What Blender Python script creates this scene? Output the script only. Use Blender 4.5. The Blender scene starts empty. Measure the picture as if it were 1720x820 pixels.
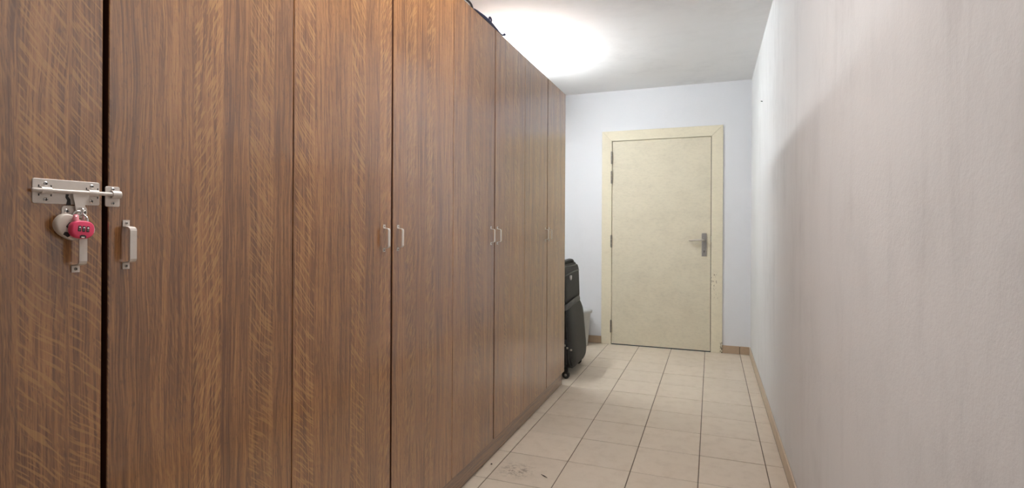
import bpy, bmesh, math, random
from mathutils import Vector, Matrix
random.seed(7)
S = bpy.context.scene
COL = S.collection

# ---------------------------------------------------------------- camera
EYE = 1.14
F_PX = 891.54
cam_d = bpy.data.cameras.new('camera'); cam = bpy.data.objects.new('camera', cam_d)
COL.objects.link(cam); S.camera = cam
cam_d.sensor_fit = 'HORIZONTAL'; cam_d.sensor_width = 36.0
cam_d.lens = F_PX / 1720 * 36.0
cam_d.shift_y = -(410 - 385.21) / 1720
cam_d.clip_start = 0.02
yaw, roll = 0.35914, -0.005294
Rm = Matrix.Rotation(yaw, 3, 'Z') @ Matrix(((math.cos(roll), 0, math.sin(roll)), (0, 1, 0), (-math.sin(roll), 0, math.cos(roll))))
r_, f_, u_ = Rm.col[0], Rm.col[1], Rm.col[2]
M4 = Matrix(((r_.x, u_.x, -f_.x, 0), (r_.y, u_.y, -f_.y, 0), (r_.z, u_.z, -f_.z, EYE), (0, 0, 0, 1)))
cam.matrix_world = M4

# ---------------------------------------------------------------- world, exposure, lamp strengths
world = bpy.data.worlds.new('world'); S.world = world; world.use_nodes = True
world.node_tree.nodes['Background'].inputs[0].default_value = (0.8, 0.85, 0.9, 1)
world.node_tree.nodes['Background'].inputs[1].default_value = 0.02
S.view_settings.view_transform = 'Standard'; S.view_settings.look = 'None'
S.view_settings.gamma = 1.0; S.view_settings.use_curve_mapping = False
S.view_settings.exposure = 1.35
TUBE_STRENGTH = 145.0       # fluorescent tube above the wardrobes
FILL_STRENGTH = 8.8       # added fill panel, unseen, over the near half of the corridor
TUBE_COLOR = (0.90, 0.97, 1.0, 1)
FILL_COLOR = (1.0, 0.985, 0.98, 1)

# ---------------------------------------------------------------- main measures (metres, camera over origin)
CEIL = 2.523
WR = 0.340            # right wall
WL = -1.62            # left wall
WB = 5.310            # back wall
WF = -1.70            # wall behind the camera
FX = -1.006           # wardrobe door fronts
TOP = 2.131           # wardrobe top
END = 3.788           # far end of the wardrobe row
DW = 0.4515           # door pitch

# ---------------------------------------------------------------- material helpers
class NT:
    def __init__(s, name):
        s.m = bpy.data.materials.new(name); s.m.use_nodes = True
        s.t = s.m.node_tree; s.b = s.t.nodes['Principled BSDF']
    def n(s, kind, **kw):
        nd = s.t.nodes.new(kind)
        for k, v in kw.items(): setattr(nd, k, v)
        return nd
    def l(s, a, b): s.t.links.new(a, b)
    def pos(s): return s.n('ShaderNodeNewGeometry').outputs['Position']
    def put(s, sock, v):
        if isinstance(v, (int, float)): sock.default_value = v
        elif isinstance(v, (tuple, list)): sock.default_value = v
        else: s.l(v, sock)
    def math(s, op, a, b=None, c=None, clamp=False):
        nd = s.n('ShaderNodeMath', operation=op, use_clamp=clamp)
        s.put(nd.inputs[0], a)
        if b is not None: s.put(nd.inputs[1], b)
        if c is not None: s.put(nd.inputs[2], c)
        return nd.outputs[0]
    def sep(s, v):
        nd = s.n('ShaderNodeSeparateXYZ'); s.l(v, nd.inputs[0]); return nd.outputs
    def comb(s, x, y, z):
        nd = s.n('ShaderNodeCombineXYZ')
        for i, v in enumerate((x, y, z)): s.put(nd.inputs[i], v)
        return nd.outputs[0]
    def noise(s, vec, scale=1.0, detail=2.0, rough=0.5, dist=0.0):
        nd = s.n('ShaderNodeTexNoise'); s.l(vec, nd.inputs['Vector'])
        nd.inputs['Scale'].default_value = scale; nd.inputs['Detail'].default_value = detail
        nd.inputs['Roughness'].default_value = rough; nd.inputs['Distortion'].default_value = dist
        return nd.outputs['Fac']
    def white(s, v):
        nd = s.n('ShaderNodeTexWhiteNoise', noise_dimensions='1D'); s.put(nd.inputs['W'], v); return nd.outputs['Value']
    def scalev(s, vec, sc):
        nd = s.n('ShaderNodeVectorMath', operation='MULTIPLY'); s.l(vec, nd.inputs[0]); nd.inputs[1].default_value = sc
        return nd.outputs[0]
    def mix(s, fac, a, b, mode='MIX'):
        nd = s.n('ShaderNodeMix', data_type='RGBA', blend_type=mode)
        s.put(nd.inputs[0], fac); s.put(nd.inputs[6], a); s.put(nd.inputs[7], b)
        return nd.outputs[2]
    def step(s, v, lo, hi):
        nd = s.n('ShaderNodeMapRange', interpolation_type='SMOOTHSTEP'); s.put(nd.inputs[0], v)
        nd.inputs[1].default_value = lo; nd.inputs[2].default_value = hi
        return nd.outputs[0]
    def box(s, P, axis_ranges, soft=0.01):
        out = None; x = s.sep(P)
        for ax, lo, hi in axis_ranges:
            a = s.math('MULTIPLY', s.step(x[ax], lo - soft, lo + soft), s.math('SUBTRACT', 1.0, s.step(x[ax], hi - soft, hi + soft)))
            out = a if out is None else s.math('MULTIPLY', out, a)
        return out
    def bump(s, h, strength, dist):
        nd = s.n('ShaderNodeBump'); nd.inputs['Strength'].default_value = strength
        nd.inputs['Distance'].default_value = dist; s.l(h, nd.inputs['Height'])
        s.l(nd.outputs[0], s.b.inputs['Normal'])
    def fin(s, col, rough=0.5, metal=0.0, spec=0.5):
        s.put(s.b.inputs['Base Color'], col); s.put(s.b.inputs['Roughness'], rough)
        s.b.inputs['Metallic'].default_value = metal; s.b.inputs['Specular IOR Level'].default_value = spec
        return s.m

def c4(r, g, b): return (r, g, b, 1.0)
def plain(name, col, rough=0.5, metal=0.0, spec=0.5, vary=0.08, scale=60):
    t = NT(name)
    tc = t.n('ShaderNodeTexCoord').outputs['Object']
    nz = t.noise(tc, scale, 3)
    lo = tuple(max(0, c * (1 - vary)) for c in col[:3]) + (1,); hi = tuple(min(1, c * (1 + vary)) for c in col[:3]) + (1,)
    t.bump(nz, 0.05, 0.001)
    return t.fin(t.mix(nz, lo, hi), rough, metal, spec)

def mat_oak(name='oak_veneer', lying=False, tone=1.0):
    t = NT(name); P = t.pos(); x = t.sep(P)
    u = t.math('ADD', x[1], t.math('MULTIPLY', x[0], 0.37)); v = x[2]
    if lying: u, v = v, u
    # veneer strips of uneven width
    wob = t.noise(t.comb(t.math('MULTIPLY', u, 5.0), 0, 0), 1.0, 1)
    ub = t.math('MULTIPLY', t.math('ADD', u, t.math('MULTIPLY', wob, 0.05)), 13.5)
    band = t.math('FLOOR', ub); fr = t.math('FRACT', ub)
    r1 = t.white(band); r2 = t.white(t.math('ADD', band, 37.3)); r3 = t.white(t.math('ADD', band, 91.7))
    edge = t.math('MULTIPLY', t.step(fr, 0.0, 0.10), t.math('SUBTRACT', 1.0, t.step(fr, 0.9, 1.0)))
    offs = t.math('MULTIPLY', r2, 19.0)
    # slow waviness of the fibres
    wav = t.math('MULTIPLY', t.math('SUBTRACT', t.noise(t.comb(t.math('MULTIPLY', u, 9), t.math('MULTIPLY', v, 3.0), offs), 1.0, 2), 0.5), 0.030)
    uw = t.math('ADD', u, wav)
    fine = t.noise(t.comb(t.math('MULTIPLY', uw, 400), t.math('MULTIPLY', v, 7), offs), 1.0, 3, 0.7)
    mid = t.noise(t.comb(t.math('MULTIPLY', uw, 140), t.math('MULTIPLY', v, 2.4), offs), 1.0, 2, 0.6)
    pore = t.noise(t.comb(t.math('MULTIPLY', uw, 420), t.math('MULTIPLY', v, 60), offs), 1.0, 2, 0.6)
    broad = t.noise(t.comb(t.math('MULTIPLY', u, 22), t.math('MULTIPLY', v, 0.8), offs), 1.0, 2)
    # ray flecks: short slanted strokes, two slants
    def fleck(sl, fa, fl, lo, hi):
        bend = t.math('MULTIPLY', t.math('SUBTRACT', t.noise(t.comb(t.math('MULTIPLY', u, 10), t.math('MULTIPLY', v, 3.5), offs), 1.0, 1), 0.5), 0.035)
        ac = t.math('ADD', t.math('ADD', t.math('MULTIPLY', u, math.cos(sl)), t.math('MULTIPLY', v, math.sin(sl))), bend)
        al = t.math('SUBTRACT', t.math('MULTIPLY', v, math.cos(sl)), t.math('MULTIPLY', u, math.sin(sl)))
        nz = t.noise(t.comb(t.math('MULTIPLY', ac, fa), t.math('MULTIPLY', al, fl), offs), 1.0, 1, 0.4)
        return t.step(nz, lo, hi)
    fk = t.mix(t.step(r3, 0.62, 0.64), fleck(0.72, 240, 17, 0.52, 0.62), fleck(-0.42, 260, 26, 0.52, 0.63))
    fk2 = fleck(0.22, 300, 30, 0.54, 0.66)
    has = t.step(r1, 0.60, 0.66)
    fk = t.math('MULTIPLY', t.math('MULTIPLY', t.sep(fk)[0], edge), has)
    fk = t.math('MAXIMUM', fk, t.math('MULTIPLY', t.math('MULTIPLY', fk2, 0.42), t.step(t.white(t.math('ADD', band, 55.1)), 0.35, 0.5)))
    g = t.math('ADD', t.math('MULTIPLY', fine, 0.50), t.math('ADD', t.math('MULTIPLY', mid, 0.34), t.math('MULTIPLY', broad, 0.16)))
    g = t.step(g, 0.385, 0.625)
    col = t.mix(g, c4(0.138, 0.049, 0.011), c4(0.410, 0.184, 0.058))
    col = t.mix(t.math('MULTIPLY', t.step(pore, 0.56, 0.70), 0.48), col, c4(0.075, 0.026, 0.008))
    col = t.mix(t.math('MULTIPLY', fk, 0.48), col, c4(0.52, 0.265, 0.08))
    tint = t.mix(r2, c4(0.90, 0.88, 0.88), c4(1.07, 1.05, 1.04))
    col = t.mix(1.0, col, tint, 'MULTIPLY')
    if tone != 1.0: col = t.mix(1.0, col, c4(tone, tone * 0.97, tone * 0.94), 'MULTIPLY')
    smear = t.noise(t.scalev(P, (4, 4, 2.5)), 1.0, 4, 0.6)
    rough = t.math('ADD', 0.40, t.math('MULTIPLY', smear, 0.16))
    t.l(t.math('ADD', 0.10, t.math('MULTIPLY', t.step(smear, 0.35, 0.7), 0.16)), t.b.inputs['Coat Roughness'])
    t.bump(t.math('SUBTRACT', g, t.math('MULTIPLY', pore, 0.5)), 0.10, 0.0006)
    t.b.inputs['Coat Weight'].default_value = 1.0; t.b.inputs['Coat Roughness'].default_value = 0.17; t.b.inputs['Coat IOR'].default_value = 1.98
    return t.fin(col, rough, 0, 0.3)

def mat_wall(name, base, dirt, streak, amount):
    t = NT(name); P = t.pos()
    big = t.noise(t.scalev(P, (1.3, 1.3, 1.0)), 1.0, 5, 0.6)
    st = t.noise(t.scalev(P, streak), 1.0, 5, 0.65, 0.6)
    sm = t.noise(t.scalev(P, (5, 5, 4)), 1.0, 5, 0.7)
    d = t.math('MULTIPLY', t.math('ADD', t.math('MULTIPLY', t.step(st, 0.44, 0.78), 0.7), t.math('MULTIPLY', t.step(sm, 0.42, 0.75), 0.4)), t.step(big, 0.34, 0.68))
    fine = t.noise(P, 260, 2)
    gr = t.noise(P, 75, 3, 0.6)
    col = t.mix(t.math('MULTIPLY', d, amount), base, dirt)
    col = t.mix(t.math('MULTIPLY', fine, 0.06), col, dirt)
    t.bump(t.math('ADD', t.math('MULTIPLY', gr, 0.8), t.math('MULTIPLY', fine, 0.3)), 0.35, 0.0025)
    return t.fin(col, 0.85, 0, 0.2)

def mat_tile():
    t = NT('beige_floor_tile'); P = t.pos()
    rnd = t.n('ShaderNodeObjectInfo').outputs['Random']
    a = t.mix(rnd, c4(0.62, 0.53, 0.425), c4(0.66, 0.565, 0.455))
    cl = t.noise(P, 14, 4, 0.65); sp = t.noise(P, 420, 2)
    col = t.mix(t.math('MULTIPLY', t.step(cl, 0.42, 0.75), 0.30), a, c4(0.46, 0.37, 0.28))
    col = t.mix(t.math('MULTIPLY', t.step(sp, 0.60, 0.75), 0.28), col, c4(0.36, 0.28, 0.21))
    # scuffed dirt left on one tile by the wardrobe plinth and thinner scuffs elsewhere
    scz = t.noise(t.scalev(P, (26, 34, 1)), 1.0, 5, 0.75)
    m1 = t.math('MULTIPLY', t.box(P, ((0, -0.92, -0.79), (1, 2.30, 2.42)), 0.045), t.step(scz, 0.46, 0.58))
    sc2 = t.noise(t.scalev(P, (30, 75, 1)), 1.0, 3, 0.6)
    m2 = t.math('MULTIPLY', t.step(sc2, 0.735, 0.78), 0.55)
    dm = t.math('MAXIMUM', m1, m2)
    col = t.mix(t.math('MULTIPLY', dm, 0.62), col, c4(0.11, 0.075, 0.05))
    t.bump(t.math('ADD', t.math('MULTIPLY', sp, 0.3), cl), 0.12, 0.0012)
    return t.fin(col, t.math('ADD', 0.36, t.math('MULTIPLY', cl, 0.2)), 0, 0.45)

def mat_paint(name, base, dirt, chips=False):
    t = NT(name); P = t.pos()
    a = t.noise(t.scalev(P, (4, 1, 6)), 1.0, 6, 0.7); b = t.noise(t.scalev(P, (28, 1, 75)), 1.0, 4, 0.75)
    d = t.math('ADD', t.math('MULTIPLY', t.step(a, 0.38, 0.80), 0.42), t.math('MULTIPLY', t.step(b, 0.40, 0.78), 0.45))
    col = t.mix(d, base, dirt)
    if chips:
        c = t.noise(t.scalev(P, (95, 10, 34)), 1.0, 3, 0.6)
        m1 = t.math('MULTIPLY', t.box(P, ((0, 0.002, 0.055), (2, 0.50, 0.74)), 0.02), t.step(c, 0.60, 0.63))
        m2 = t.math('MULTIPLY', t.box(P, ((0, 0.082, 0.2), (2, -0.1, 0.10)), 0.012), t.step(c, 0.50, 0.53))
        col = t.mix(t.math('MAXIMUM', m1, m2), col, c4(0.10, 0.055, 0.025))
    t.bump(b, 0.08, 0.001)
    return t.fin(col, 0.5, 0, 0.4)

def mat_emit(name, col, strength):
    t = NT(name)
    t.b.inputs['Base Color'].default_value = (0.9, 0.9, 0.9, 1)
    t.b.inputs['Emission Color'].default_value = col; t.b.inputs['Emission Strength'].default_value = strength
    return t.m

def mat_fabric(name, lo, hi, rough=0.7):
    t = NT(name); P = t.pos()
    w = t.noise(P, 900, 2); d = t.noise(P, 26, 5, 0.7); k = t.noise(P, 70, 3, 0.7)
    col = t.mix(t.step(d, 0.4, 0.75), lo, hi)
    col = t.mix(t.math('MULTIPLY', t.step(k, 0.66, 0.78), 0.5), col, c4(0.20, 0.19, 0.18))   # dust specks
    t.bump(t.math('ADD', w, t.math('MULTIPLY', d, 2.0)), 0.3, 0.003)
    return t.fin(col, rough, 0, 0.5)

M = dict(
    oak=mat_oak(),
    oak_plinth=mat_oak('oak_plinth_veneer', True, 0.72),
    oak_edge=plain('oak_edge_band', c4(0.085, 0.030, 0.014), 0.5),
    carcass=plain('dark_carcass', c4(0.035, 0.018, 0.010), 0.7),
    wall_r=mat_wall('white_plaster_scuffed', c4(0.70, 0.695, 0.69), c4(0.48, 0.47, 0.465), (6, 6, 1.1), 0.75),
    wall=mat_wall('white_plaster', c4(0.76, 0.765, 0.785), c4(0.58, 0.58, 0.58), (3, 3, 2.5), 0.25),
    ceil=mat_wall('ceiling_paint', c4(0.82, 0.82, 0.82), c4(0.56, 0.56, 0.56), (2.2, 3.5, 1), 0.55),
    grout=plain('grout', c4(0.150, 0.115, 0.085), 0.9, vary=0.35, scale=25),
    tile=mat_tile(),
    skirt=plain('tan_skirting_tile', c4(0.43, 0.315, 0.215), 0.5, vary=0.12, scale=30),
    skirt2=plain('beige_skirting_tile', c4(0.55, 0.44, 0.325), 0.5, vary=0.10, scale=30),
    leaf=mat_paint('cream_door_paint', c4(0.70, 0.635, 0.49), c4(0.53, 0.475, 0.365)),
    arch=mat_paint('cream_frame_paint', c4(0.76, 0.69, 0.525), c4(0.63, 0.565, 0.43), True),
    steel=plain('satin_nickel', c4(0.60, 0.555, 0.50), 0.36, 0.75, vary=0.1, scale=150),
    enamel=plain('pale_metal_enamel', c4(0.66, 0.60, 0.545), 0.40, 0.25, vary=0.06, scale=150),
    screw=plain('screw_steel', c4(0.42, 0.39, 0.36), 0.3, 0.9),
    dark=plain('dark_recess', c4(0.02, 0.018, 0.017), 0.6),
    gunmetal=plain('worn_grey_metal', c4(0.36, 0.345, 0.32), 0.42, 0.7, vary=0.2, scale=90),
    hinge=plain('hinge_metal', c4(0.25, 0.225, 0.19), 0.45, 0.6, vary=0.3, scale=120),
    pink=plain('pink_plastic', c4(0.80, 0.065, 0.155), 0.32, vary=0.04),
    pinkpale=plain('pale_pink_plastic', c4(0.80, 0.27, 0.31), 0.4, vary=0.06),
    whitepl=plain('off_white_plastic', c4(0.66, 0.585, 0.505), 0.34, vary=0.05),
    chrome=plain('chrome', c4(0.72, 0.70, 0.68), 0.16, 1.0),
    digit=plain('dial_grey', c4(0.40, 0.33, 0.32), 0.4, 0.3),
    fabric=mat_fabric('black_nylon', c4(0.006, 0.006, 0.007), c4(0.014, 0.014, 0.014), 0.55),
    fabric2=mat_fabric('charcoal_nylon', c4(0.016, 0.016, 0.017), c4(0.036, 0.036, 0.036), 0.6),
    piping=mat_fabric('grey_piping', c4(0.07, 0.07, 0.07), c4(0.13, 0.13, 0.127), 0.5),
    rubber=plain('black_rubber', c4(0.012, 0.012, 0.012), 0.35),
    badge=plain('white_badge', c4(0.75, 0.73, 0.72), 0.4),
    bin=plain('grey_white_plastic', c4(0.48, 0.48, 0.46), 0.4, vary=0.1, scale=20),
    cable=plain('black_cable', c4(0.012, 0.012, 0.014), 0.45),
    navy=plain('navy_strap', c4(0.016, 0.020, 0.060), 0.6, vary=0.3),
    lampwhite=plain('lamp_housing', c4(0.75, 0.75, 0.75), 0.4),
    tube=mat_emit('lit_tube', TUBE_COLOR, TUBE_STRENGTH),
    fill_emit=mat_emit('fill_panel_glow', FILL_COLOR, FILL_STRENGTH),  # glow of the added fill panel
    crumb=plain('dark_crumb', c4(0.03, 0.022, 0.018), 0.8),
)

# ---------------------------------------------------------------- mesh helpers (all shapes in world metres)
ORG = {}
def empty(name, loc, parent=None):
    o = bpy.data.objects.new(name, None); COL.objects.link(o); o.empty_display_size = 0.1
    ORG[o] = Vector(loc); o.location = Vector(loc) - (ORG[parent] if parent else Vector())
    if parent: o.parent = parent
    return o
def mk(name, bm, mat, parent=None, origin=None, smooth=False):
    if origin is None:
        lo = Vector((1e9,) * 3); hi = -lo
        for v in bm.verts:
            for i in range(3): lo[i] = min(lo[i], v.co[i]); hi[i] = max(hi[i], v.co[i])
        origin = (lo + hi) / 2; origin.z = lo.z
    origin = Vector(origin)
    bmesh.ops.translate(bm, verts=bm.verts, vec=-origin)
    bmesh.ops.recalc_face_normals(bm, faces=bm.faces)
    me = bpy.data.meshes.new(name); bm.to_mesh(me); bm.free()
    me.materials.append(M[mat] if isinstance(mat, str) else mat)
    if smooth:
        for p in me.polygons: p.use_smooth = True
        me.set_sharp_from_angle(angle=math.radians(38))
    o = bpy.data.objects.new(name, me); COL.objects.link(o)
    ORG[o] = origin; o.location = origin - (ORG[parent] if parent else Vector())
    if parent: o.parent = parent
    return o
def tag(o, label, cat=None, group=None, kind=None):
    if label: o['label'] = label
    if cat: o['category'] = cat
    if group: o['group'] = group
    if kind: o['kind'] = kind
    return o
def B(): return bmesh.new()
def box(bm, x0, x1, y0, y1, z0, z1, bev=0.0, seg=1):
    vs = [bm.verts.new((x, y, z)) for x in (x0, x1) for y in (y0, y1) for z in (z0, z1)]
    fs = [bm.faces.new([vs[i] for i in q]) for q in ((0,1,3,2),(4,6,7,5),(0,4,5,1),(2,3,7,6),(0,2,6,4),(1,5,7,3))]
    if bev > 0:
        es = list({e for f in fs for e in f.edges})
        bmesh.ops.bevel(bm, geom=es, offset=bev, segments=seg, affect='EDGES', profile=0.5)
    return bm
def tube(bm, pts, rad, n=10, caps=True):
    pts = [Vector(p) for p in pts]; rings = []
    up = None
    for i, p in enumerate(pts):
        d = (pts[min(i + 1, len(pts) - 1)] - pts[max(i - 1, 0)]).normalized()
        if up is None:
            up = Vector((0, 0, 1)) if abs(d.z) < 0.9 else Vector((1, 0, 0))
        a = (up - d * up.dot(d)).normalized(); b = d.cross(a); up = a
        r = rad[i] if isinstance(rad, list) else rad
        ra, rb = r if isinstance(r, tuple) else (r, r)
        rings.append([bm.verts.new(p + a * ra * math.cos(2 * math.pi * k / n) + b * rb * math.sin(2 * math.pi * k / n)) for k in range(n)])
    for A, Bq in zip(rings, rings[1:]):
        for k in range(n): bm.faces.new((A[k], A[(k + 1) % n], Bq[(k + 1) % n], Bq[k]))
    if caps: bm.faces.new(rings[0][::-1]); bm.faces.new(rings[-1])
    return bm
def spline(pts, per=6):
    P = [Vector(p) for p in pts]; P = [P[0] * 2 - P[1]] + P + [P[-1] * 2 - P[-2]]; out = []
    for i in range(1, len(P) - 2):
        for k in range(per):
            t = k / per; a, b, c, d = P[i - 1:i + 3]
            out.append(0.5 * ((2 * b) + (c - a) * t + (2 * a - 5 * b + 4 * c - d) * t * t + (3 * b - a - 3 * c + d) * t ** 3))
    out.append(P[-2]); return out
def loft(bm, rings, cap0=True, cap1=True):
    R = [[bm.verts.new(p) for p in r] for r in rings]; n = len(R[0])
    for A, Bq in zip(R, R[1:]):
        for k in range(n): bm.faces.new((A[k], A[(k + 1) % n], Bq[(k + 1) % n], Bq[k]))
    if cap0: bm.faces.new(R[0][::-1])
    if cap1: bm.faces.new(R[-1])
    return bm
def extrude_yz(bm, pts, x0, x1, bev=0.0, seg=2):
    """outline in the (y, z) plane given depth along x"""
    a = [bm.verts.new((x0, y, z)) for y, z in pts]; b = [bm.verts.new((x1, y, z)) for y, z in pts]
    n = len(pts); bm.faces.new(a[::-1]); top = bm.faces.new(b)
    for k in range(n): bm.faces.new((a[k], a[(k + 1) % n], b[(k + 1) % n], b[k]))
    if bev > 0: bmesh.ops.bevel(bm, geom=list(top.edges), offset=bev, segments=seg, affect='EDGES', profile=0.5)
    return bm
def rrect(y0, y1, z0, z1, r, n=5):
    out = []
    for cy, cz, a0 in ((y1 - r, z1 - r, 0), (y0 + r, z1 - r, 90), (y0 + r, z0 + r, 180), (y1 - r, z0 + r, 270)):
        for k in range(n + 1):
            a = math.radians(a0 + 90 * k / n); out.append((cy + r * math.cos(a), cz + r * math.sin(a)))
    return out
def screw(bm, x, y, z, r=0.0028, tilt=0.0):
    """domed cross-slot screw head lying on a face looking along +x"""
    n = 14
    prof = [(r, 0.0), (r, 0.0005), (r * 0.8, 0.0012), (r * 0.45, 0.0016)]
    rings = [[(x + h, y + rr * math.cos(2 * math.pi * k / n), z + rr * math.sin(2 * math.pi * k / n)) for k in range(n)] for rr, h in prof]
    loft(bm, rings)
    return bm
def slot(bm, x, y, z, r, ang):
    for a in (ang, ang + math.pi / 2):
        c, s = math.cos(a), math.sin(a); L, w = r * 0.62, r * 0.15
        pts = [(y + c * i * L - s * j * w, z + s * i * L + c * j * w) for i, j in ((-1, -1), (1, -1), (1, 1), (-1, 1))]
        extrude_yz(bm, pts, x, x + 0.0018)
    return bm

# ---------------------------------------------------------------- the room
SX, SY = 0.3026, 0.3066
GX0, GY0 = -0.958, 2.237
FT = 0.0
floor = mk('floor', box(B(), WL, WR, WF, WB, -0.06, -0.0022), 'grout', origin=(0, 0, -0.06))
tag(floor, 'beige square floor tiles with dark grout', kind='structure')
G = 0.0021
def tile_mesh(x0, x1, y0, y1): return box(B(), x0, x1, y0, y1, -0.012, 0.0, 0.0011)
full = None
for i in range(-3, 5):
    xa, xb = GX0 + i * SX, GX0 + (i + 1) * SX
    for j in range(-13, 11):
        ya, yb = GY0 + j * SY, GY0 + (j + 1) * SY
        x0, x1, y0, y1 = max(xa + G, WL), min(xb - G, WR - 0.009), max(ya + G, WF), min(yb - G, WB - 0.001)
        if x1 - x0 < 0.01 or y1 - y0 < 0.01: continue
        dz = random.uniform(-0.0005, 0.0003)
        if abs(x1 - x0 - (SX - 2 * G)) < 1e-6 and abs(y1 - y0 - (SY - 2 * G)) < 1e-6:
            ctr = Vector(((x0 + x1) / 2, (y0 + y1) / 2, dz))
            if full is None:
                o = mk('tile', tile_mesh(x0, x1, y0, y1), 'tile', floor, origin=(ctr.x, ctr.y, 0)); full = o.data
            else:
                o = bpy.data.objects.new('tile', full); COL.objects.link(o); o.parent = floor
            o.location = ctr - ORG[floor]
        else:
            mk('tile', tile_mesh(x0, x1, y0, y1), 'tile', floor)

ceiling = tag(mk('ceiling', box(B(), WL - 0.1, WR + 0.1, WF - 0.1, WB + 0.1, CEIL, CEIL + 0.1), 'ceil'), 'white painted ceiling with grey smudges', kind='structure')
wr = tag(mk('wall_right', box(B(), WR, WR + 0.1, WF - 0.1, WB + 0.1, -0.06, CEIL), 'wall_r'), 'white plaster wall with grey scuffs and streaks', kind='structure')
wl = tag(mk('wall_left', box(B(), WL - 0.1, WL, WF - 0.1, WB + 0.1, -0.06, CEIL), 'wall'), 'white plaster wall behind the wardrobes', kind='structure')
wf = tag(mk('wall_front', box(B(), WL, WR, WF - 0.1, WF, -0.06, CEIL), 'wall'), 'plain white wall closing the near end of the corridor', kind='structure')
# back wall with its door opening
DL, DR, DT = -0.930, 0.0, 2.022          # door leaf
bm = B()
box(bm, WL, DL - 0.03, WB, WB + 0.12, -0.06, CEIL); box(bm, DR + 0.03, WR, WB, WB + 0.12, -0.06, CEIL)
box(bm, DL - 0.03, DR + 0.03, WB, WB + 0.12, DT + 0.03, CEIL)
wb = tag(mk('wall_back', bm, 'wall'), 'white plaster wall around the cream door', kind='structure')
bm = B(); tube(bm, [(WR + 0.004, 4.19, 2.065), (WR - 0.012, 4.187, 2.068)], 0.003, 8)
mk('nail', bm, 'dark', wr)

# skirting tiles
def skirting(name, label, pieces, mort, smat='skirt'):
    s = tag(mk(name, mort, 'grout'), label, kind='structure')
    for pc in pieces: mk('skirting_tile', box(B(), *pc, 0.0012), smat, s)
BH = 0.073
pcs = []; y = WF
k = 0
while y < WB - 0.012:
    y2 = min(y + SX, WB - 0.010); pcs.append((WR - 0.009, WR - 0.001, y + 0.0012, y2 - 0.0012, 0.001, BH + random.uniform(-0.001, 0.001))); y = y2
skirting('baseboard_right', 'tan tile skirting along the scuffed right wall', pcs, box(B(), WR - 0.0065, WR, WF, WB, 0.0005, BH - 0.003), 'skirt2')
AL, AR, AT = -1.028, 0.100, 2.120         # architrave outer edges
pcs = [(AR + 0.001, 0.247, WB - 0.009, WB - 0.001, 0.001, BH), (0.2525, WR - 0.010, WB - 0.009, WB - 0.001, 0.001, BH),
       (-1.272, AL - 0.001, WB - 0.009, WB - 0.001, 0.001, BH), (WL + 0.001, -1.276, WB - 0.009, WB - 0.001, 0.001, BH)]
bm = B(); box(bm, AR + 0.001, WR - 0.010, WB - 0.0055, WB, 0.0005, BH - 0.003); box(bm, WL, AL - 0.001, WB - 0.0055, WB, 0.0005, BH - 0.003)
skirting('baseboard_back', 'tan tile skirting on both sides of the cream door', pcs, bm)

# ---------------------------------------------------------------- door
door = tag(empty('door_1', (-0.465, WB, 0)), 'cream painted flush door in a flat mitred frame', kind='structure')
AF = WB - 0.014                           # architrave front
LF = WB - 0.004                           # leaf front
leaf = mk('door_leaf', box(B(), DL + 0.003, DR - 0.004, LF, LF + 0.04, 0.008, DT - 0.003, 0.0015), 'leaf', door)
def prism_xz(pts, y0, y1, bev=0.0015):
    bm = B()
    a = [bm.verts.new((x, y0, z)) for x, z in pts]; b = [bm.verts.new((x, y1, z)) for x, z in pts]; n = len(pts)
    f0 = bm.faces.new(a); bm.faces.new(b[::-1])
    for k in range(n): bm.faces.new((a[k], b[k], b[(k + 1) % n], a[(k + 1) % n]))
    bmesh.ops.recalc_face_normals(bm, faces=bm.faces)
    if bev: bmesh.ops.bevel(bm, geom=list(f0.edges), offset=bev, segments=1, affect='EDGES')
    return bm
mt = 0.0004
mk('frame_board', prism_xz([(AL, 0.0005), (DL, 0.0005), (DL, DT - mt), (AL, AT - mt)], AF, WB), 'arch', door)
mk('frame_board', prism_xz([(DR, 0.0005), (AR, 0.0005), (AR, AT - mt), (DR, DT - mt)], AF, WB), 'arch', door)
mk('frame_board', prism_xz([(AL, AT + mt), (DL, DT + mt), (DR, DT + mt), (AR, AT + mt)], AF, WB), 'arch', door)
for x0, x1 in ((DL - 0.03, DL), (DR, DR + 0.03)):
    mk('jamb', box(B(), x0, x1, WB, WB + 0.12, 0.0005, DT + 0.03), 'arch', door)
mk('jamb', box(B(), DL, DR, WB, WB + 0.12, DT, DT + 0.03), 'arch', door)
mk('door_stop', box(B(), DL, DR, LF + 0.05, LF + 0.07, 0.001, DT), 'dark', door)
for z in (1.858, 1.662, 1.026, 0.180):
    bm = B(); hh = 0.056
    for k in range(3):
        a = z - hh + k * (2 * hh / 3)
        tube(bm, [(DL - 0.001, AF - 0.004, a + 0.001), (DL - 0.001, AF - 0.004, a + 2 * hh / 3 - 0.001)], 0.0085, 12)
    h = mk('hinge', bm, 'hinge', door, smooth=True)
    bm = B()
    for s in (-1, 1): tube(bm, [(DL - 0.001, AF - 0.004, z + s * hh), (DL - 0.001, AF - 0.004, z + s * (hh + 0.004)), (DL - 0.001, AF - 0.004, z + s * (hh + 0.007))], [0.0085, 0.008, 0.003], 12)
    mk('hinge_pin', bm, 'hinge', h, smooth=True)
HX = -0.062
plate = mk('handle_plate', box(B(), HX - 0.022, HX + 0.022, LF - 0.008, LF, 0.895, 1.112, 0.002, 2), 'gunmetal', door)
bm = B()
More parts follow.
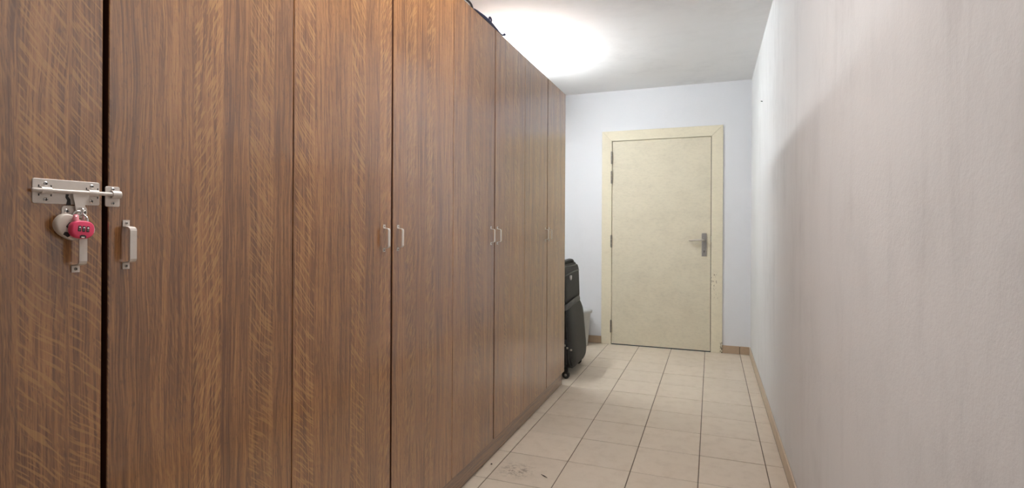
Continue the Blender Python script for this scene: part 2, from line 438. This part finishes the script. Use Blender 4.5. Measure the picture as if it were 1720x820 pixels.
ring = [(HX, LF - 0.006, 1.048), (HX, LF - 0.03, 1.048), (HX - 0.004, LF - 0.046, 1.048), (HX - 0.018, LF - 0.054, 1.048), (HX - 0.06, LF - 0.056, 1.047), (HX - 0.108, LF - 0.055, 1.045), (HX - 0.124, LF - 0.047, 1.044), (HX - 0.128, LF - 0.030, 1.043)]
tube(bm, spline(ring, 4), 0.0088, 12); mk('lever', bm, 'steel', plate, smooth=True)
bm = B(); tube(bm, [(HX, LF - 0.006, 1.048), (HX, LF - 0.016, 1.048)], 0.016, 20); mk('lever_collar', bm, 'gunmetal', plate, smooth=True)
bm = B(); tube(bm, [(HX, LF - 0.007, 0.945), (HX, LF - 0.0088, 0.945)], 0.0045, 14); box(bm, HX - 0.002, HX + 0.002, LF - 0.0088, LF - 0.007, 0.926, 0.944); mk('keyhole', bm, 'dark', plate)
bm = B(); box(bm, DR - 0.006, DR + 0.006, LF - 0.002, LF + 0.012, 1.03, 1.085); mk('lock_strike', bm, 'gunmetal', door)

# ---------------------------------------------------------------- wardrobes
PLX = -1.024          # plinth front
DB = 0.097            # underside of the doors
TH = 0.018
Y0 = END - 8 * DW     # near end of the row
GAP = 0.0100          # wide gap where two doors meet
def handle_mesh(y, zc):
    """bow handle: flat strap with two square feet"""
    bm = B(); w = 0.006; th = 0.0022; d = 0.0195
    prof = [(0.0448, 0), (0.0335, 0), (0.0318, 0.0012), (0.0302, d - 0.004), (0.0285, d - 0.001), (0.0255, d)]
    path = prof + [(-a, b) for a, b in prof[::-1]]
    n = len(path); rings = []
    for i, (a, b) in enumerate(path):
        p0 = Vector(path[max(i - 1, 0)]); p1 = Vector(path[min(i + 1, n - 1)]); t = (p1 - p0).normalized(); nn = Vector((-t.y, t.x))
        if i in (0, n - 1): nn = Vector((0, 1))
        if nn.y < -0.01: nn = -nn
        q = Vector((a, b)) + nn * th * (1 if abs(a) > 0.0335 or abs(a) < 0.0256 else 1)
        rings.append([(FX + b, y - w, zc + a), (FX + b, y + w, zc + a), (FX + q.y, y + w, zc + q.x), (FX + q.y, y - w, zc + q.x)])
    loft(bm, rings)
    return bm
HZ = EYE - 0.0318
def wardrobe(y0):
    root = empty('wardrobe', (-1.31, y0 + DW, 0))
    y1 = y0 + 2 * DW
    for a in (y0 + 0.0006, y1 - TH - 0.0006):
        mk('side_panel', box(B(), WL + 0.006, FX - TH - 0.002, a, a + TH, 0.001, TOP - 0.001), 'oak', root)
    xi = FX - TH - 0.002
    mk('top_panel', box(B(), WL + 0.006, xi, y0 + TH + 0.0006, y1 - TH - 0.0006, TOP - TH - 0.001, TOP - 0.001), 'oak', root)
    mk('bottom_panel', box(B(), WL + 0.006, xi, y0 + TH + 0.0006, y1 - TH - 0.0006, DB, DB + TH), 'carcass', root)
    mk('back_panel', box(B(), WL + 0.006, WL + 0.012, y0 + TH + 0.0006, y1 - TH - 0.0006, DB + TH, TOP - TH - 0.001), 'carcass', root)
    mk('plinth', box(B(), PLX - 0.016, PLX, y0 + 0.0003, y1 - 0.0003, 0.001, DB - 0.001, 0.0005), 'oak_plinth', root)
    for side in (0, 1):
        a = y0 + 0.0015 if side == 0 else y0 + DW + GAP / 2
        b = y0 + DW - GAP / 2 if side == 0 else y1 - 0.0015
        d = mk('door', box(B(), FX - TH, FX, a, b, DB, TOP, 0.0012), 'oak', root)
        hy = b - 0.0425 if side == 0 else a + 0.0300
        e = b + 0.0001 if side == 0 else a - 0.0001
        bm = B(); box(bm, FX - TH + 0.001, FX - 0.0014, min(e, e - 0.0004 * (1 if side == 0 else -1)), max(e, e - 0.0004 * (1 if side == 0 else -1)), DB + 0.001, TOP - 0.001)
        mk('edge_band', bm, 'oak_edge', d)
        mk('handle', handle_mesh(hy, HZ), 'enamel', d)
        for s in (1, -1):
            bm = B(); screw(bm, FX + 0.0021, hy, HZ + s * 0.0392, 0.0027); mk('screw', bm, 'screw', d, smooth=True)
            bm = B(); slot(bm, FX + 0.0024, hy, HZ + s * 0.0392, 0.0027, random.random()); mk('screw_slot', bm, 'dark', d)
    return root
def copy_tree(o, parent=None):
    c = o.copy(); COL.objects.link(c); c.parent = parent
    for ch in list(o.children): copy_tree(ch, c)
    return c
proto = wardrobe(Y0)
ward = [proto]
for k in range(1, 4):
    w = copy_tree(proto); w.location = proto.location + Vector((0, 2 * DW * k, 0)); ward.append(w)
for w, lb in zip(ward, ('brown oak two-door wardrobe closed by a sliding bolt and two padlocks',
                        'brown oak two-door wardrobe standing next to the padlocked one',
                        'brown oak two-door wardrobe with blue strap lying on its top, next to the endmost one',
                        'brown oak two-door wardrobe at the end of the row beside the black suitcase')):
    tag(w, lb, 'wardrobe', 'oak wardrobes in a row')

# sliding bolt on the first wardrobe's doors
dl = [c for c in proto.children if c.name.startswith('door')]
d_left, d_right = sorted(dl, key=lambda c: c.location.y)
def rel(o, world_o=None): return o
PT = 0.0016
bz0, bz1 = 1.1775, 1.2175
RZ = 1.1985
bolt_plate = mk('bolt_plate', extrude_yz(B(), rrect(0.5185, 0.6172, bz0, bz1, 0.003, 3), FX, FX + PT, 0.0005, 1), 'enamel', d_left)
mk('bolt_keeper', extrude_yz(B(), rrect(0.6265, 0.6512, 1.1765, 1.2125, 0.003, 3), FX, FX + PT, 0.0005, 1), 'enamel', d_right)
def strap(y0, y1, par, r0=0.0045, r1=0.0060):
    bm = B(); n = 9
    prof = []
    for k in range(n + 1):
        a = math.pi * k / n; prof.append((math.cos(a), math.sin(a)))
    outer = [(RZ + r1 * c, FX + PT + 0.0016 + r1 * s) for c, s in prof]; inner = [(RZ + r0 * c, FX + PT + 0.0016 + r0 * s) for c, s in prof]
    outer = [(RZ + r1, FX + PT)] + outer + [(RZ - r1, FX + PT)]; inner = [(RZ + r0, FX + PT)] + inner + [(RZ - r0, FX + PT)]
    path = outer + inner[::-1]
    loft(bm, [[(x, y0, z) for z, x in path], [(x, y1, z) for z, x in path]])
    mk('bolt_guide', bm, 'enamel', par, smooth=True)
strap(0.5285, 0.5425, d_left); strap(0.5975, 0.6125, d_left); strap(0.6350, 0.6500, d_right, 0.0052, 0.0070)
for ya, yb in ((0.5262, 0.5278), (0.5432, 0.5448), (0.5953, 0.5969), (0.6131, 0.6147)):
    bm = B(); 
    for s in (1, -1): box(bm, FX + PT - 0.0004, FX + PT + 0.0003, ya, yb, RZ + s * 0.0072 - 0.0018, RZ + s * 0.0072 + 0.0018)
    mk('guide_slit', bm, 'dark', d_left)
RX = FX + PT + 0.0042
bm = B(); tube(bm, [(RX, 0.5155, RZ), (RX, 0.517, RZ), (RX, 0.6365, RZ), (RX, 0.6395, RZ)], [0.0022, 0.0034, 0.0034, 0.0024], 14)
mk('bolt_rod', bm, 'enamel', d_left, smooth=True)
# tongue hanging from the rod, and the small bracket below with its staple
ton = [(0.572, RZ + 0.001), (0.5985, RZ + 0.001), (0.5975, 1.189), (0.592, 1.185), (0.5905, 1.179), (0.5915, 1.172), (0.5890, 1.164), (0.5840, 1.160), (0.5790, 1.162), (0.5765, 1.172), (0.5760, 1.180), (0.5735, 1.188)]
mk('bolt_tongue', extrude_yz(B(), ton[::-1], RX - 0.001, RX + 0.0012, 0.0004, 1), 'enamel', d_left)
mk('tongue_gap', extrude_yz(B(), [(0.5655, 1.1765), (0.5725, 1.1765), (0.5715, 1.186), (0.5685, 1.1905), (0.5695, 1.1945), (0.565, 1.1945), (0.5645, 1.189), (0.567, 1.184)], FX + PT - 0.0002, FX + PT + 0.0004), 'dark', d_left)
br = rrect(0.5590, 0.5975, 1.1560, 1.1755, 0.0055, 4)
mk('hasp_bracket', extrude_yz(B(), br, FX, FX + PT, 0.0005, 1), 'enamel', d_left)
bm = B(); tube(bm, spline([(FX + 0.001, 0.5825, 1.1715), (FX + 0.012, 0.5825, 1.1715), (FX + 0.016, 0.5825, 1.168), (FX + 0.016, 0.5825, 1.163), (FX + 0.012, 0.5825, 1.1595), (FX + 0.001, 0.5825, 1.1595)], 4), 0.0016, 10)
mk('staple', bm, 'chrome', d_left, smooth=True)
for (y, z, par, r) in ((0.5365, 1.2095, d_left, 0.0036), (0.5365, 1.1840, d_left, 0.0036), (0.6045, 1.2100, d_left, 0.0034), (0.6040, 1.1845, d_left, 0.0034),
                  (0.6390, 1.2075, d_right, 0.0031), (0.6390, 1.1825, d_right, 0.0031), (0.5665, 1.1660, d_left, 0.0040), (0.5930, 1.1650, d_left, 0.0036)):
    bm = B(); screw(bm, FX + PT, y, z, r); mk('bolt_screw', bm, 'chrome', par, smooth=True)
    bm = B(); slot(bm, FX + PT + 0.0004, y, z, r, random.random() * 1.5); mk('bolt_screw_slot', bm, 'dark', par)

# ---------------------------------------------------------------- padlocks hanging on the staple
def rot2(pts, c, ang):
    ca, sa = math.cos(ang), math.sin(ang)
    return [(c[0] + y * ca - z * sa, c[1] + y * sa + z * ca) for y, z in pts]
def ov(a, b, n=36, p=2.3, flat=0.0):
    out = []
    for k in range(n):
        t = 2 * math.pi * k / n; c, s = math.cos(t), math.sin(t)
        y = a * math.copysign(abs(c) ** (2 / p), c); z = b * math.copysign(abs(s) ** (2 / p), s)
        if z > 0: z *= (1 - flat * (1 - min(1, (abs(y) / a) ** 2)))
        out.append((y, z))
    return out
def padlock(name, label, c, ang, a, b, x0, x1, bodymat, shackle, flat, wheelsp, dial_dz):
    root = tag(empty(name, (x0, c[0], c[1] - b)), label, 'padlock')
    sh = ov(a, b, flat=flat)
    bm = B()
    rings = []
    for xx, sc in ((x0, 0.90), (x0 + 0.0015, 0.98), (x0 + 0.003, 1.0), (x1 - 0.003, 1.0), (x1 - 0.0013, 0.965), (x1 - 0.0003, 0.90), (x1, 0.84)):
        rings.append([(xx, y, z) for y, z in rot2([(p[0] * sc, p[1] * sc) for p in sh], c, ang)])
    loft(bm, rings)
    body = mk('body', bm, bodymat, root, smooth=True)
    for k in (-1, 0, 1):
        # recess and number wheel
        cc = rot2([(k * wheelsp, dial_dz)], c, ang)[0]
        bm = B(); extrude_yz(bm, rot2(rrect(-0.0024, 0.0024, -0.0047, 0.0047, 0.001, 3), cc, ang), x1 - 0.001, x1 + 0.0002); mk('dial_slot', bm, 'dark', body)
        bm = B(); rr = 0.0040
        rings = []
        for yy in (-0.0014, 0.0014):
            ring = []
            for q in range(16):
                t = 2 * math.pi * q / 16
                p2 = rot2([(yy, rr * math.cos(t))], cc, ang)[0]
                ring.append((x1 - 0.0026 + rr * math.sin(t), p2[0], p2[1]))
            rings.append(ring)
        loft(bm, rings); wh = mk('number_dial', bm, 'digit', root, smooth=True)
        # the raised 0 on each dial
        bm = B(); o2 = rot2(ov(0.0010, 0.0019, 16, 2.0), cc, ang); i2 = rot2(ov(0.0006, 0.0013, 16, 2.0), cc, ang)
        O = [bm.verts.new((x1 + 0.0016, y, z)) for y, z in o2]; I = [bm.verts.new((x1 + 0.0016, y, z)) for y, z in i2]
        for q in range(16): bm.faces.new((O[q], O[(q + 1) % 16], I[(q + 1) % 16], I[q]))
        r = bmesh.ops.extrude_face_region(bm, geom=list(bm.faces)); bmesh.ops.translate(bm, verts=[v for v in r['geom'] if isinstance(v, bmesh.types.BMVert)], vec=(-0.0014, 0, 0))
        mk('digit', bm, 'dark', wh)
    nt = rot2([(-0.0042, -b * 0.93), (0.0042, -b * 0.93), (0.0050, -b * 0.70), (0.0022, -b * 0.60), (-0.0022, -b * 0.60), (-0.0050, -b * 0.70)], c, ang)
    bm = B(); extrude_yz(bm, nt, x1 - 0.002, x1 - 0.0001 + 0.0004); mk('reset_notch', bm, 'dark', body)
    bm = B(); tube(bm, spline(shackle, 6), 0.0019, 12); mk('shackle', bm, 'chrome', root, smooth=True)
    return root, body
XW = FX + 0.004
# white one behind, swung to the left
cw = (0.5672, 1.1400); aw = -0.62
e1 = rot2([(-0.0085, 0.0125), (0.0085, 0.0125)], cw, aw)
wp, wbody = padlock('combination_padlock', 'off-white round combination padlock hanging tilted behind the pink one', cw, aw, 0.0250, 0.0195, XW, XW + 0.0125, 'whitepl',
    [(XW + 0.006, e1[0][0], e1[0][1]), (XW + 0.007, e1[0][0] + 0.006, e1[0][1] + 0.010), (XW + 0.009, 0.5825, 1.1650), (XW + 0.008, e1[1][0] + 0.0045, e1[1][1] + 0.008), (XW + 0.006, e1[1][0], e1[1][1])], 0.12, 0.0062, -0.001)
XP = XW + 0.0150
cp_ = (0.5750, 1.1362); ap = -0.10
e2 = rot2([(-0.008, 0.0095), (0.0075, 0.0095)], cp_, ap)
pp, pbody = padlock('combination_padlock', 'bright pink oval combination padlock hanging in front of the white one', cp_, ap, 0.0178, 0.0158, XP, XP + 0.0120, 'pink',
    [(XP + 0.006, e2[0][0], e2[0][1]), (XP + 0.005, e2[0][0] - 0.001, e2[0][1] + 0.010), (XP - 0.004, 0.5800, 1.1605), (XP - 0.006, 0.5815, 1.1655), (XP - 0.003, 0.5835, 1.1605), (XP + 0.004, e2[1][0] + 0.001, e2[1][1] + 0.010), (XP + 0.006, e2[1][0], e2[1][1])], 0.10, 0.0062, 0.0005)
# pale side insert and shackle sleeve of the pink lock
ins = rot2([(0.0128, 0.0090), (0.0157, 0.0065), (0.0176, 0.0012), (0.0172, -0.0048), (0.0152, -0.0022), (0.0138, 0.0032)], cp_, ap)
mk('side_insert', extrude_yz(B(), ins, XP + 0.006, XP + 0.0112), 'whitepl', pp)
bm = B(); tube(bm, [(XP + 0.005, e2[0][0] - 0.0005, e2[0][1] + 0.001), (XP + 0.0045, e2[0][0] - 0.0008, e2[0][1] + 0.007), (XP + 0.001, e2[0][0] + 0.0015, e2[0][1] + 0.0125)], [0.0046, 0.0044, 0.0036], 14); mk('shackle_sleeve', bm, 'pinkpale', pp, smooth=True)
bm = B(); extrude_yz(bm, rot2([(-0.0022, -0.0146), (0.0022, -0.0146), (0.0026, -0.0124), (-0.0026, -0.0124)], cp_, ap), XP + 0.010, XP + 0.0125); mk('reset_tab', bm, 'whitepl', pp)

# ---------------------------------------------------------------- cable and strap on the wardrobe top
bm = B()
cz = TOP + 0.005
pts = [(-1.12, 1.74, cz), (-1.05, 1.84, cz), (-1.014, 1.94, cz), (-1.007, 2.02, cz + 0.003), (-1.006, 2.09, cz + 0.007), (-1.010, 2.15, cz + 0.010), (-1.028, 2.215, cz + 0.010), (-1.045, 2.30, cz + 0.004), (-1.08, 2.40, cz), (-1.15, 2.52, cz)]
tube(bm, spline(pts, 6), 0.0048, 10)
tag(mk('power_cable', bm, 'cable', smooth=True), 'black cable arching along the top edge of the wardrobes', 'cable')
st = tag(empty('fabric_strap', (-1.012, 2.36, TOP)), 'navy blue strap with small end loops lying on the wardrobe top edge', 'strap')
bm = B()
p = spline([(-1.010, 2.185, TOP + 0.004), (-1.009, 2.25, TOP + 0.007), (-1.008, 2.32, TOP + 0.010), (-1.009, 2.40, TOP + 0.009), (-1.010, 2.46, TOP + 0.006), (-1.012, 2.53, TOP + 0.004)], 5)
rad = [(0.0035 + 0.0060 * math.sin(math.pi * min(1, i / (len(p) * 0.85))) ** 0.8 if i < len(p) * 0.85 else 0.0035, 0.006) for i in range(len(p))]
tube(bm, p, rad, 10); mk('webbing', bm, 'navy', st, smooth=True)
bm = B(); lp = [(-1.010, 2.375 + 0.014 * math.cos(t), TOP + 0.027 + 0.010 * math.sin(t)) for t in [k * 2 * math.pi / 14 - 1.2 for k in range(13)]]
tube(bm, lp, 0.0042, 8); mk('loop', bm, 'navy', st, smooth=True)
bm = B(); tube(bm, [(-1.012, 2.525, TOP + 0.005), (-1.010, 2.545, TOP + 0.010), (-1.009, 2.562, TOP + 0.019)], [0.0048, 0.0055, 0.0075], 10); mk('end_tip', bm, 'navy', st, smooth=True)

# ---------------------------------------------------------------- suitcase
sc = tag(empty('suitcase', (-1.16, 4.20, 0)), 'black soft-sided wheeled suitcase standing past the end of the wardrobes', 'suitcase')
def puffed(y0, y1, z0, z1, r, xs, taper=None, n=7):
    """rounded-rectangle rings along x; xs = list of (x at bottom, x at top, inset)"""
    rings = []
    for xb, xt, ins in xs:
        ring = []
        for y, z in rrect(y0 + ins, y1 - ins, z0 + ins, z1 - ins, max(0.012, r - ins * 0.6), n):
            t = (z - z0) / (z1 - z0); ring.append((xb + (xt - xb) * t, y, z))
        rings.append(ring)
    return loft(B(), rings)
def frame_path(y0, y1, z0, z1, r, xb, xt, n=7):
    out = []
    for y, z in rrect(y0, y1, z0, z1, r, n): out.append((xb + (xt - xb) * (z - z0) / (z1 - z0), y, z))
    return out + out[:2]
body = mk('shell', puffed(3.925, 4.470, 0.055, 0.872, 0.075, [(-1.330, -1.330, 0.02), (-1.320, -1.322, 0.005), (-1.30, -1.305, 0.0), (-1.075, -1.100, 0.0), (-1.055, -1.082, 0.006), (-1.045, -1.075, 0.022)]), 'fabric', sc, smooth=True)
bm = B(); tube(bm, frame_path(3.927, 4.468, 0.057, 0.870, 0.075, -1.072, -1.098), 0.0055, 8, False); mk('piping', bm, 'piping', body, smooth=True)
low = mk('front_pocket', puffed(3.935, 4.462, 0.062, 0.565, 0.115, [(-1.07, -1.085, 0.0), (-1.015, -1.050, 0.0), (-0.990, -1.034, 0.010), (-0.975, -1.022, 0.035), (-0.966, -1.016, 0.075), (-0.962, -1.012, 0.130)]), 'fabric', sc, smooth=True)
bm = B(); tube(bm, frame_path(3.937, 4.460, 0.064, 0.563, 0.115, -1.008, -1.046), 0.0050, 8, False); mk('zip_line', bm, 'fabric2', low, smooth=True)
upp = mk('top_pocket', puffed(3.945, 4.440, 0.556, 0.848, 0.050, [(-1.09, -1.09, 0.0), (-1.058, -1.066, 0.0), (-1.044, -1.056, 0.010), (-1.038, -1.051, 0.035), (-1.036, -1.049, 0.07)]), 'fabric2', sc, smooth=True)
bm = B(); tube(bm, frame_path(3.947, 4.438, 0.558, 0.846, 0.050, -1.055, -1.064), 0.0045, 8, False); mk('zip_line', bm, 'piping', upp, smooth=True)
# grey flap between the two pockets and the seam over the top pocket
bm = B(); tube(bm, spline([(-1.075, 3.930, 0.535), (-1.040, 3.95, 0.540), (-1.022, 4.05, 0.560), (-1.022, 4.2, 0.570), (-1.030, 4.34, 0.570), (-1.048, 4.43, 0.562)], 5), (0.022, 0.006), 8); mk('flap', bm, 'piping', sc, smooth=True)
bm = B(); tube(bm, spline([(-1.060, 3.955, 0.775), (-1.046, 4.0, 0.785), (-1.043, 4.2, 0.800), (-1.046, 4.38, 0.800), (-1.058, 4.432, 0.795)], 5), (0.0055, 0.004), 8); mk('zip_line', bm, 'piping', upp, smooth=True)
# small white shield badge
sh = [(4.085, 0.776), (4.115, 0.776), (4.115, 0.755), (4.100, 0.738), (4.085, 0.755)]
mk('badge', extrude_yz(B(), sh, -1.046, -1.0335), 'badge', upp)
# carrying strap over the top
bm = B(); tube(bm, spline([(-1.115, 4.08, 0.868), (-1.135, 4.08, 0.905), (-1.165, 4.08, 0.955), (-1.20, 4.10, 0.985), (-1.235, 4.12, 0.955), (-1.265, 4.13, 0.905), (-1.28, 4.13, 0.868)], 5), (0.005, 0.014), 8); mk('carry_strap', bm, 'fabric2', sc, smooth=True)
bm = B(); tube(bm, spline([(-1.10, 4.0, 0.868), (-1.09, 4.06, 0.884), (-1.085, 4.2, 0.892), (-1.09, 4.32, 0.884), (-1.10, 4.38, 0.868)], 5), (0.012, 0.016), 10); mk('top_grip', bm, 'fabric2', sc, smooth=True)
# side strap with buckles
bm = B(); tube(bm, spline([(-1.035, 3.926, 0.30), (-1.033, 3.905, 0.26), (-1.033, 3.900, 0.20), (-1.033, 3.908, 0.14), (-1.035, 3.928, 0.11)], 5), (0.005, 0.012), 8); ss = mk('side_strap', bm, 'fabric', sc, smooth=True)
for x, y, z in ((-1.036, 3.899, 0.262), (-1.050, 3.91, 0.235), (-1.020, 3.915, 0.240), (-0.998, 3.95, 0.220)):
    bm = B(); box(bm, x - 0.009, x + 0.009, y - 0.005, y + 0.006, z - 0.007, z + 0.007, 0.003, 2); mk('buckle', bm, 'steel', ss)
# wheels and feet
for y, x in ((3.950, -1.035), (4.430, -1.055), (3.950, -1.285), (4.430, -1.285)):
    bm = B(); tube(bm, [(x, y - 0.014, 0.029), (x, y - 0.011, 0.029), (x, y + 0.011, 0.029), (x, y + 0.014, 0.029)], [0.024, 0.029, 0.029, 0.024], 20); w = mk('wheel', bm, 'rubber', sc, smooth=True)
    bm = B(); tube(bm, [(x, y - 0.0165, 0.029), (x, y - 0.0135, 0.029)], [0.007, 0.011], 12); mk('hub', bm, 'gunmetal', w, smooth=True)
    bm = B(); box(bm, x - 0.022, x + 0.022, y - 0.020, y + 0.020, 0.046, 0.085, 0.006, 2); mk('wheel_mount', bm, 'rubber', sc)

# ---------------------------------------------------------------- waste bin
bn = tag(empty('waste_bin', (-1.215, 5.13, 0)), 'pale grey plastic waste bin behind the suitcase', 'bin')
def ring(cx, cy, z, r, n=32): return [(cx + r * math.cos(2 * math.pi * k / n), cy + r * math.sin(2 * math.pi * k / n), z) for k in range(n)]
bm = B(); bc = (-1.215, 5.13)
loft(bm, [ring(*bc, z, r) for z, r in ((0.001, 0.080), (0.006, 0.085), (0.34, 0.112), (0.34, 0.109), (0.010, 0.082), (0.008, 0.05))]); mk('bucket', bm, 'bin', bn, smooth=True)
bm = B(); loft(bm, [ring(*bc, z, r) for z, r in ((0.330, 0.112), (0.328, 0.126), (0.346, 0.129), (0.352, 0.126), (0.350, 0.112), (0.330, 0.112))], False, False); mk('rim', bm, 'bin', bn, smooth=True)
bm = B(); loft(bm, [ring(*bc, z, r) for z, r in ((0.344, 0.111), (0.351, 0.108), (0.358, 0.085), (0.361, 0.02))]); mk('lid', bm, 'bin', bn, smooth=True)

# ---------------------------------------------------------------- crumbs on the floor
for k, (x, y, r, lb) in enumerate(((-0.9905, 2.372, 0.0045, 'small dark crumb on the floor by the wardrobe plinth'),
                               (-0.715, 2.345, 0.0, 'thin dark splinter lying on the smudged floor tile'),
                               (-0.105, 2.140, 0.0035, 'tiny dark crumb on the floor tile in the middle of the corridor'))):
    bm = B()
    if r:
        bmesh.ops.create_icosphere(bm, subdivisions=1, radius=r, matrix=Matrix.Translation((x, y, r * 0.75)) @ Matrix.Diagonal((1, 1.3, 0.75, 1)))
        tag(mk('crumb', bm, 'crumb'), lb, 'crumb')
    else:
        tube(bm, [(x - 0.018, y + 0.012, 0.0022), (x, y, 0.0030), (x + 0.017, y - 0.010, 0.0022)], [0.0010, 0.0022, 0.0010], 6)
        tag(mk('wood_splinter', bm, 'crumb'), lb, 'splinter')

# ---------------------------------------------------------------- lamps outside the picture: wall tube and an added fill panel
LX, LZ, LY0, LY1 = WL + 0.085, 2.350, 3.52, 4.30
fl = tag(empty('fluorescent_light', (WL, 3.9, LZ)), 'white fluorescent batten on the left wall above the wardrobes', 'lamp')
bm = B(); box(bm, WL + 0.001, WL + 0.050, LY0 - 0.02, LY1 + 0.02, LZ - 0.03, LZ + 0.03, 0.004); mk('housing', bm, 'lampwhite', fl)
bm = B(); tube(bm, [(LX, LY0, LZ), (LX, LY1, LZ)], 0.013, 12); mk('tube', bm, 'tube', fl, smooth=True)
for y in (LY0 - 0.012, LY1 + 0.012):
    bm = B(); box(bm, WL + 0.049, LX + 0.020, y - 0.009, y + 0.009, LZ - 0.018, LZ + 0.018, 0.002); mk('tube_holder', bm, 'lampwhite', fl)
NX, NY0, NY1 = -0.68, 0.60, 2.00  # unseen fill panel, added to brighten the near corridor evenly
nl = tag(empty('fill_light_panel', (NX, (NY0 + NY1) / 2, CEIL - 0.045)), 'added fill light, a flat rectangular panel under the corridor ceiling', 'lamp')
bm = B()
box(bm, NX - 0.17, NX + 0.17, NY0, NY1, CEIL - 0.012, CEIL - 0.001)
for x0, x1, y0, y1 in ((NX - 0.17, NX - 0.15, NY0, NY1), (NX + 0.15, NX + 0.17, NY0, NY1), (NX - 0.15, NX + 0.15, NY0, NY0 + 0.02), (NX - 0.15, NX + 0.15, NY1 - 0.02, NY1)):
    box(bm, x0, x1, y0, y1, CEIL - 0.045, CEIL - 0.012)
mk('frame', bm, 'lampwhite', nl)
mk('fill_diffuser', box(B(), NX - 0.149, NX + 0.149, NY0 + 0.021, NY1 - 0.021, CEIL - 0.040, CEIL - 0.034), 'fill_emit', nl)
